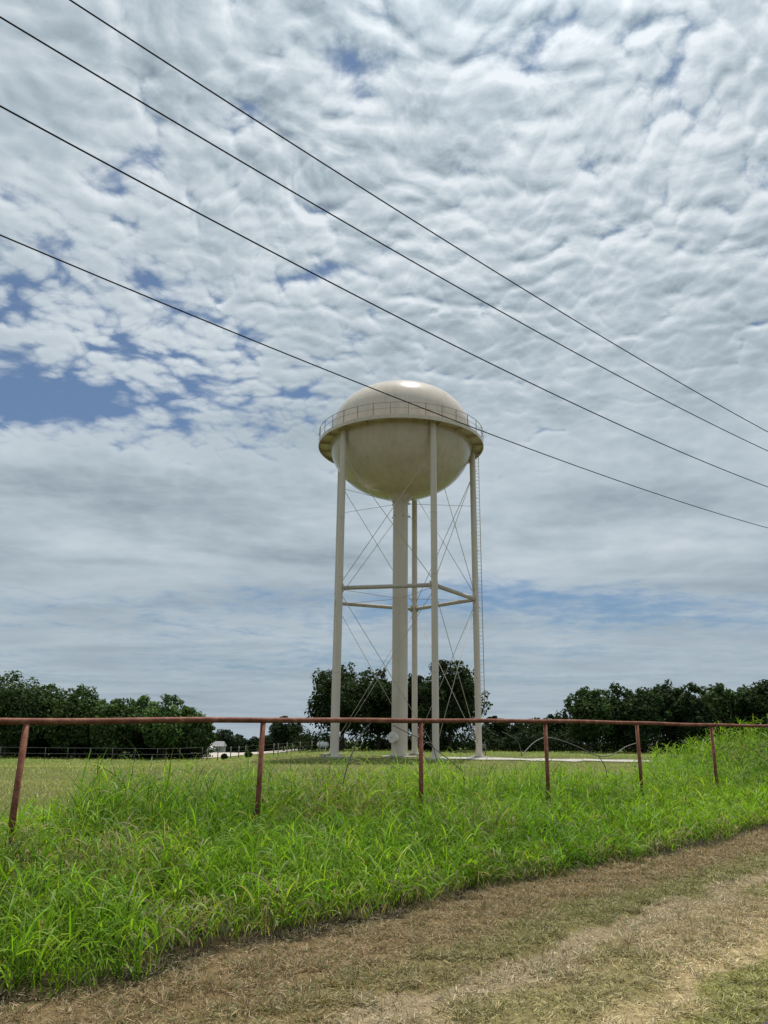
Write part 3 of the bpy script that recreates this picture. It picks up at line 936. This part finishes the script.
def seed_stalks(p0, p1, t0, t1, dens):
    # tall flowering stems with a drooping seed head, standing clear of the leaves
    x, y, p, t = scatter(p0, p1, t0, t1, dens, rs)
    k = rs.random(len(x)) < tallness(x, y) * sstep(-.42, -.32, x / np.maximum(y, 1)); x, y = x[k], y[k]; n = len(x)
    laz = rs.uniform(0, 2 * pi, n); H = rs.uniform(.75, 1.15, n); z = gz(x, y); a0 = rs.uniform(0, .2, n); bd = rs.uniform(.2, .8, n)
    cst = np.array([.17, .21, .07]) * rs.uniform(.6, 1.2, n)[:, None]
    parts.append(blades(np.stack([x, y, z], -1), laz, H, np.full(n, .006), a0, bd, cst, 6, None, 1.0))
    for q in range(6):
        f = .80 + .035 * q; ang = a0 + bd * f ** 1.4
        bx = x + np.cos(laz) * H * f * np.sin(a0 + bd * .45); by = y + np.sin(laz) * H * f * np.sin(a0 + bd * .45); bz = z + H * f * np.cos(a0 + bd * .40)
        parts.append(blades(np.stack([bx, by, bz], -1), laz + q * 2.1, rs.uniform(.06, .14, n), np.full(n, .007), rs.uniform(.4, 1.0, n), rs.uniform(.6, 1.4, n), np.array([.16, .12, .07]) * rs.uniform(.6, 1.4, n)[:, None], 2))


seed_stalks(8.6, 13, -3, 14, 2.2)
seed_stalks(6.5, 9.5, -3, 20, .5)
stand(5.8, 23, 16, 26, 40, 6, 4, 1.35)
stand(6.5, 24, 26, 50, 9, 5, 3, 1.9)

# low infill of fine leaves so that the stand is dense at the foot
def infill(p0, p1, t0, t1, dens, segs, ws):
    x, y, p, t = scatter(p0, p1, t0, t1, dens, rs)
    keep = rs.random(len(x)) < tallness(x, y)
    x, y, p, t = x[keep], y[keep], p[keep], t[keep]; n = len(x)
    L = tall_h(p, t, x, y) * rs.uniform(.35, .9, n)
    c = green_tint(x, y, n, rs) * .85
    dr = rs.random(n) < np.clip(dryness(p, t, x, y) * 1.3, 0, .9)
    c[dr] = np.array([.30, .25, .15]) * rs.uniform(.35, 1.2, dr.sum())[:, None]
    parts.append(blades(np.stack([x, y, gz(x, y) - .02], -1), rs.uniform(0, 2 * pi, n), L, rs.uniform(.005, .011, n) * ws, rs.uniform(0, .45, n), rs.uniform(.2, 1.5, n), c, segs, rs.normal(size=n) * .4))


infill(5.3, 12.5, -6, 10, 420, 3, 1.0)
infill(5.5, 14, 10, 18, 260, 3, 1.2)
infill(5.8, 23, 18, 28, 90, 2, 1.8)
v, f, c = join(parts)
prop(link_mesh('tall_grass', np_mesh('tall_grass', v, f, np.clip(c, .004, .8)), M_GRASS), 'tall bright green roadside grass growing along and through the rusty fence', 'grass', kind='stuff')
print('tall grass faces', len(f))

# short mown grass and clippings on the verge
parts = []


def short(q0, q1, t0, t1, dens, ws, ls):
    n = int((q1 - q0) * (t1 - t0) * dens)
    q = rs.uniform(q0, q1, n); t = rs.uniform(t0, t1, n); x, y = pt_xy(q + .1 * t, t)
    k = in_view(x, y); q, t, x, y = q[k], t[k], x[k], y[k]
    # clumps
    cl = vnoise(x * 6, y * 6, 81) * .6 + vnoise(x * 17, y * 17, 82) * .4
    onp = ((q > 3.5) & (q < 3.9)) | ((q > 2.5) & (q < 2.8))
    k = rs.random(len(x)) < np.where(onp, .45, 1.0) * np.clip(cl * 1.7 - .1, .12, 1)
    q, t, x, y, cl = q[k], t[k], x[k], y[k], cl[k]; n = len(x)
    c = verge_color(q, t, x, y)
    g = rs.random(n)
    c = c * rs.uniform(.45, 2.3, n)[:, None]
    pale = g < .16; c[pale] = np.array([.42, .35, .22]) * rs.uniform(.6, 1.15, pale.sum())[:, None]
    gr = g > .90; c[gr] = np.array([.12, .17, .04]) * rs.uniform(.6, 1.3, gr.sum())[:, None]
    lay = rs.random(n) < .55
    a0 = np.where(lay, rs.uniform(1.0, 1.5, n), rs.uniform(.1, .9, n))
    L = rs.uniform(.03, .085, n) * ls * (.35 + 1.9 * cl ** 2)
    parts.append(blades(np.stack([x, y, gz(x, y) + .012 + np.where(lay, rs.uniform(0, .02, n), -.01)], -1), rs.uniform(0, 2 * pi, n), L, rs.uniform(.0035, .0085, n) * ws, a0, np.where(lay, .2, rs.uniform(.1, 1.1, n)), c, 2, rs.normal(size=n) * .6))


short(1.92, 5.6, -4.5, 9, 8500, 1.0, 1.0)
short(1.92, 5.65, 9, 18, 3600, 1.5, 1.15)
short(1.92, 5.9, 18, 45, 350, 2.6, 1.5)
v, f, c = join(parts)
prop(link_mesh('dry_grass', np_mesh('dry_grass', v, f, np.clip(c, .004, .8)), M_SHORT), 'short brown and straw coloured mown grass on the road verge', 'grass', kind='stuff')
print('dry faces', len(f))

# mown pasture grass seen beyond the fence
parts = []
for (y0, y1, dens, ws, ls) in ((10, 30, 110, 2.2, 1.25), (30, 58, 30, 4.0, 1.5), (58, 100, 11, 7.0, 1.8)):
    n = int((y1 - y0) * (1.2 * y1) * dens)
    y = rs.uniform(y0, y1, n); x = rs.uniform(-.6, .6, n) * y1
    p, t = to_pt(x, y); k = in_view(x, y, .02) & (p > 11.2) & ~((x > 3.6) & (y > 57.6) & (y < 64)) & ~((x < -8) & (y > 84)) & (tallness(x, y) < .5)
    x, y = x[k], y[k]; n = len(x)
    kk = vnoise(x * .3, y * .3, 91)
    c = np.array([.24, .32, .062]) + (np.array([.50, .49, .165]) - np.array([.24, .32, .062])) * np.clip(kk + rs.normal(size=n) * .3, 0, 1)[:, None]
    parts.append(blades(np.stack([x, y, gz(x, y) - .01], -1), rs.uniform(0, 2 * pi, n), rs.uniform(.05, .13, n) * ls, rs.uniform(.004, .008, n) * ws, rs.uniform(.1, .9, n), rs.uniform(.1, 1, n), c, 2))
v, f, c = join(parts)
prop(link_mesh('pasture_grass', np_mesh('pasture_grass', v, f, np.clip(c, .004, .8)), M_SHORT), 'short yellow green mown grass of the field round the tower', 'grass', kind='stuff')
print('pasture faces', len(f))

# ------------------------------------------------------------------ sky and sun
SUN_EL, SUN_AZ = radians(69), radians(17)                 # azimuth measured right of straight ahead
SD = Vector((sin(SUN_AZ) * cos(SUN_EL), cos(SUN_AZ) * cos(SUN_EL), sin(SUN_EL)))
sl = bpy.data.lights.new('sun', 'SUN'); sl.energy = 4.8; sl.angle = radians(1.5); sl.color = (1, .955, .88)
so = bpy.data.objects.new('sun', sl); so.rotation_euler = SD.to_track_quat('Z', 'Y').to_euler(); so.location = (0, 0, 60); col.objects.link(so)

world = bpy.data.worlds.new('World'); scene.world = world; world.use_nodes = True
nt = world.node_tree; nt.nodes.clear(); L = nt.links
SKY_S = .09
SUN_GLOW = 1.5
SKY_TINT = (.33, .58, .80)
out = nd(nt, 'ShaderNodeOutputWorld'); bg = nd(nt, 'ShaderNodeBackground'); bg.inputs[1].default_value = SKY_S; L.new(bg.outputs[0], out.inputs[0])
sky = nd(nt, 'ShaderNodeTexSky', sky_type='NISHITA', sun_disc=False, sun_elevation=SUN_EL, sun_rotation=SUN_AZ, air_density=1.0, dust_density=.6, ozone_density=1.6)


def math_n(op, a, b=None, c=None, clamp=False, tree=nt):
    m = tree.nodes.new('ShaderNodeMath'); m.operation = op; m.use_clamp = clamp
    for i, v in enumerate((a, b, c)):
        if v is None: continue
        if hasattr(v, 'is_output'): tree.links.new(v, m.inputs[i])
        else: m.inputs[i].default_value = v
    return m.outputs[0]


def vec_n(op, a, b=None, s=None, tree=nt):
    m = tree.nodes.new('ShaderNodeVectorMath'); m.operation = op
    for i, v in enumerate((a, b)):
        if v is None: continue
        if hasattr(v, 'is_output'): tree.links.new(v, m.inputs[i])
        else: m.inputs[i].default_value = v
    if s is not None:
        if hasattr(s, 'is_output'): tree.links.new(s, m.inputs['Scale'])
        else: m.inputs['Scale'].default_value = s
    return m.outputs['Value'] if op in ('LENGTH', 'DOT_PRODUCT', 'DISTANCE') else m.outputs['Vector']


def smooth(v, a, b, o0=0.0, o1=1.0, tree=nt):
    m = tree.nodes.new('ShaderNodeMapRange'); m.interpolation_type = 'SMOOTHSTEP'
    tree.links.new(v, m.inputs['Value'])
    for k, val in (('From Min', a), ('From Max', b), ('To Min', o0), ('To Max', o1)): m.inputs[k].default_value = val
    return m.outputs['Result']


HZ = .09


def sky_P(px, py):
    d = (cam_matrix() @ Vector(((px - 384) / F_PX, (512 - py) / F_PX, -1))).normalized()
    return d.x / (d.z + HZ), d.y / (d.z + HZ)


# openings (k < 0) and banks (k > 0) of this sky, fixed in the cloud layer
HOLES = [(10, 392, .27, -.85, 1.5), (85, 412, .20, -.40, 1.8), (15, 300, .30, -.10, 1.2), (235, 345, .50, -.20, 1.2), (280, 440, .45, -.40, 1.8), (350, 268, .13, -.36, .6),
         (265, 105, .26, -.20, .8), (340, 60, .26, -.12, .9), (650, 80, .12, -.14, 1.8), (590, 60, .22, -.10, 1.0), (140, 195, .11, -.28, .8), (60, 285, .30, -.12, 1.2), (430, 20, .2, -.16, 1.2),
         (590, 606, .9, -.44, 3.0), (250, 610, 1.0, -.22, 3.0), (330, 665, 1.4, -.26, 3.0),
         (90, 70, .5, .35, 1.0), (560, 260, .8, .40, 1.0), (110, 480, .6, .36, 2.2), (640, 420, 1.0, .40, 1.2), (200, 545, 1.0, .4, 2.5), (700, 540, 1.0, .35, 1.5), (450, 120, .40, .22, 1.0), (720, 40, .16, .22, 1.)]


# cloud height field as a node group of the layer position
def cloud_group():
    g = bpy.data.node_groups.new('cloud_field', 'ShaderNodeTree')
    g.interface.new_socket('P', in_out='INPUT', socket_type='NodeSocketVector')
    g.interface.new_socket('Relief', in_out='INPUT', socket_type='NodeSocketFloat')
    for nm in ('Thick', 'Soft', 'Puff', 'Big'):
        g.interface.new_socket(nm, in_out='OUTPUT', socket_type='NodeSocketFloat')
    gi = g.nodes.new('NodeGroupInput'); go = g.nodes.new('NodeGroupOutput')
    P = gi.outputs['P']
    M = lambda op, a, b=None: math_n(op, a, b, tree=g)

    def noise(vec, s, d, r=.55, dist=0.0, outp='Fac'):
        n = g.nodes.new('ShaderNodeTexNoise'); n.noise_dimensions = '2D'
        n.inputs['Scale'].default_value = s; n.inputs['Detail'].default_value = d; n.inputs['Roughness'].default_value = r; n.inputs['Distortion'].default_value = dist
        g.links.new(vec, n.inputs['Vector']); return n.outputs[outp]

    def warp(vec, s, d, amt):
        return vec_n('ADD', vec, vec_n('SCALE', vec_n('SUBTRACT', noise(vec, s, d, .6, 0, 'Color'), (.5, .5, .5), tree=g), s=amt, tree=g), tree=g)
    Pw = warp(warp(P, 2.2, 2, .16), 15.0, 6, .040)

    def puffs(s, off, sm):
        v = g.nodes.new('ShaderNodeTexVoronoi'); v.voronoi_dimensions = '2D'; v.feature = 'SMOOTH_F1'
        v.inputs['Scale'].default_value = s; v.inputs['Smoothness'].default_value = sm
        g.links.new(vec_n('ADD', Pw, (off, off * .7, 0), tree=g), v.inputs['Vector'])
        d = v.outputs['Distance']
        return M('SUBTRACT', 1.0, M('MULTIPLY', d, d))            # rounded tops
    p1 = puffs(10.5, 0.0, .05); p2 = puffs(25.0, 3.1, .10)
    pf = M('ADD', M('MULTIPLY', p1, .62), M('MULTIPLY', p2, .38))
    big = noise(P, 1.3, 3, .5, .3)
    mid = noise(P, 4.2, 3, .5, .2)
    fb = noise(P, 8.0, 10, .64, .3)
    soft = M('ADD', M('ADD', M('MULTIPLY', pf, .50), M('MULTIPLY', mid, .40)), M('MULTIPLY', fb, .42))
    t = M('ADD', M('ADD', M('MULTIPLY', big, .80), M('MULTIPLY', mid, .55)), M('ADD', M('MULTIPLY', M('MULTIPLY', M('SUBTRACT', fb, .5), 1.45), M('MAXIMUM', gi.outputs['Relief'], .35)), .375))
    t = M('ADD', t, M('MULTIPLY', M('MULTIPLY', M('SUBTRACT', pf, .74), 1.35), gi.outputs['Relief']))
    t = M('SUBTRACT', t, .62)
    for (px, py, r, k, an) in HOLES:
        cx_, cy_ = sky_P(px, py)
        dv = vec_n('MULTIPLY', vec_n('SUBTRACT', Pw, (cx_, cy_, 0), tree=g), (1 / an, 1, 0), tree=g)
        t = M('ADD', t, smooth(vec_n('LENGTH', dv, tree=g), 0.0, r, k, 0.0, tree=g))
    for nm, v in (('Thick', t), ('Soft', soft), ('Puff', pf), ('Big', big)): g.links.new(v, go.inputs[nm])
    return g


CG = cloud_group()
tc = nd(nt, 'ShaderNodeTexCoord'); sep = nd(nt, 'ShaderNodeSeparateXYZ'); L.new(tc.outputs['Generated'], sep.inputs[0])
zc = math_n('ADD', math_n('MAXIMUM', sep.outputs['Z'], 0.0), HZ)
comb = nd(nt, 'ShaderNodeCombineXYZ'); L.new(math_n('DIVIDE', sep.outputs['X'], zc), comb.inputs['X']); L.new(math_n('DIVIDE', sep.outputs['Y'], zc), comb.inputs['Y'])
P = comb.outputs[0]


relief = smooth(sep.outputs['Z'], .20, .46, .12, 1.0)


def field(vec):
    n = nt.nodes.new('ShaderNodeGroup'); n.node_tree = CG
    L.new(vec, n.inputs['P']); L.new(relief, n.inputs['Relief']); return n.outputs


f0 = field(P)
sn = nd(nt, 'ShaderNodeTexNoise', noise_dimensions='2D', i_Scale=1.9, i_Detail=5, i_Roughness=.5, i_Distortion=.35)
L.new(vec_n('MULTIPLY', P, (.45, 1.0, 1)), sn.inputs['Vector']); streak = sn.outputs['Fac']
sunP = (SD.x / (SD.z + HZ), SD.y / (SD.z + HZ), 0)
toS = vec_n('NORMALIZE', vec_n('SUBTRACT', sunP, P))
f1 = field(vec_n('ADD', P, vec_n('SCALE', toS, s=.019)))
slope = math_n('SUBTRACT', f0['Soft'], f1['Soft'])
cover = smooth(f0['Thick'], -.26, .46)
thick = smooth(f0['Thick'], .40, 1.35)
sepP = nd(nt, 'ShaderNodeSeparateXYZ'); L.new(P, sepP.inputs[0])
hi = math_n('MULTIPLY', smooth(sep.outputs['Z'], .26, .62, .0, 1.0), smooth(sepP.outputs['X'], -.75, .05, .40, 1.0))               # relief shows overhead, flattens into layers low down
lit = math_n('MULTIPLY', math_n('MULTIPLY', slope, 1.9), hi)
val = math_n('ADD', math_n('ADD', .60, math_n('MULTIPLY', thick, -.15)), lit)
val = math_n('ADD', val, math_n('MULTIPLY', math_n('SUBTRACT', f0['Big'], .5), -.28))
val = math_n('ADD', val, smooth(sep.outputs['Z'], .08, .78, -.045, .07))
val = math_n('ADD', val, math_n('MULTIPLY', math_n('MULTIPLY', math_n('SUBTRACT', streak, .5), .34), math_n('SUBTRACT', 1.1, hi)))
val = math_n('MINIMUM', math_n('MAXIMUM', val, .26), .88)
cc = ramp(nt, [(.24, (.20, .255, .315)), (.40, (.315, .385, .435)), (.55, (.455, .535, .59)), (.88, (.80, .855, .90))]); L.new(val, cc.inputs[0])
# glow added to the unseen sky round the sun, for more overhead light
dotS = vec_n('DOT_PRODUCT', tc.outputs['Generated'], tuple(SD))
aur = math_n('POWER', math_n('MAXIMUM', dotS, 0.0), 28.0)
aur = math_n('ADD', math_n('MULTIPLY', aur, SUN_GLOW), 1.0)
cloud = vec_n('SCALE', vec_n('SCALE', cc.outputs[0], s=aur), s=1 / SKY_S)
skyc = vec_n('MULTIPLY', sky.outputs[0], SKY_TINT)
veil = mixc(nt, .24, skyc, tuple(v / SKY_S for v in (.40, .45, .50)))
c = mixc(nt, math_n('MULTIPLY', cover, .96), veil, cloud)
# milky air low down
hzk = smooth(sep.outputs['Z'], .0, .24, .55, 0.0)
c = mixc(nt, hzk, c, tuple(v / SKY_S for v in (.32, .395, .46)))
L.new(c, bg.inputs[0])
world.cycles.sampling_method = 'MANUAL'; world.cycles.sample_map_resolution = 512

# ------------------------------------------------------------------ camera and render look
cam = bpy.data.cameras.new('camera'); co = bpy.data.objects.new('camera', cam); col.objects.link(co)
cam.sensor_fit = 'VERTICAL'; cam.sensor_height = 34.6; cam.lens = 34.6 * F_PX / 1024
cam.clip_start = .05; cam.clip_end = 9000
co.matrix_world = Matrix.Translation((0, 0, EYE)) @ cam_matrix().to_4x4()
scene.camera = co
vs_ = scene.view_settings; vs_.view_transform = 'Standard'; vs_.look = 'None'; vs_.exposure = 0; vs_.gamma = 1; vs_.use_curve_mapping = False
scene.cycles.max_bounces = 6; scene.cycles.transparent_max_bounces = 4
scene.cycles.use_denoising = True
scene.cycles.denoiser = 'OPENIMAGEDENOISE'; scene.cycles.denoising_input_passes = 'RGB_ALBEDO_NORMAL'; scene.cycles.denoising_prefilter = 'ACCURATE'
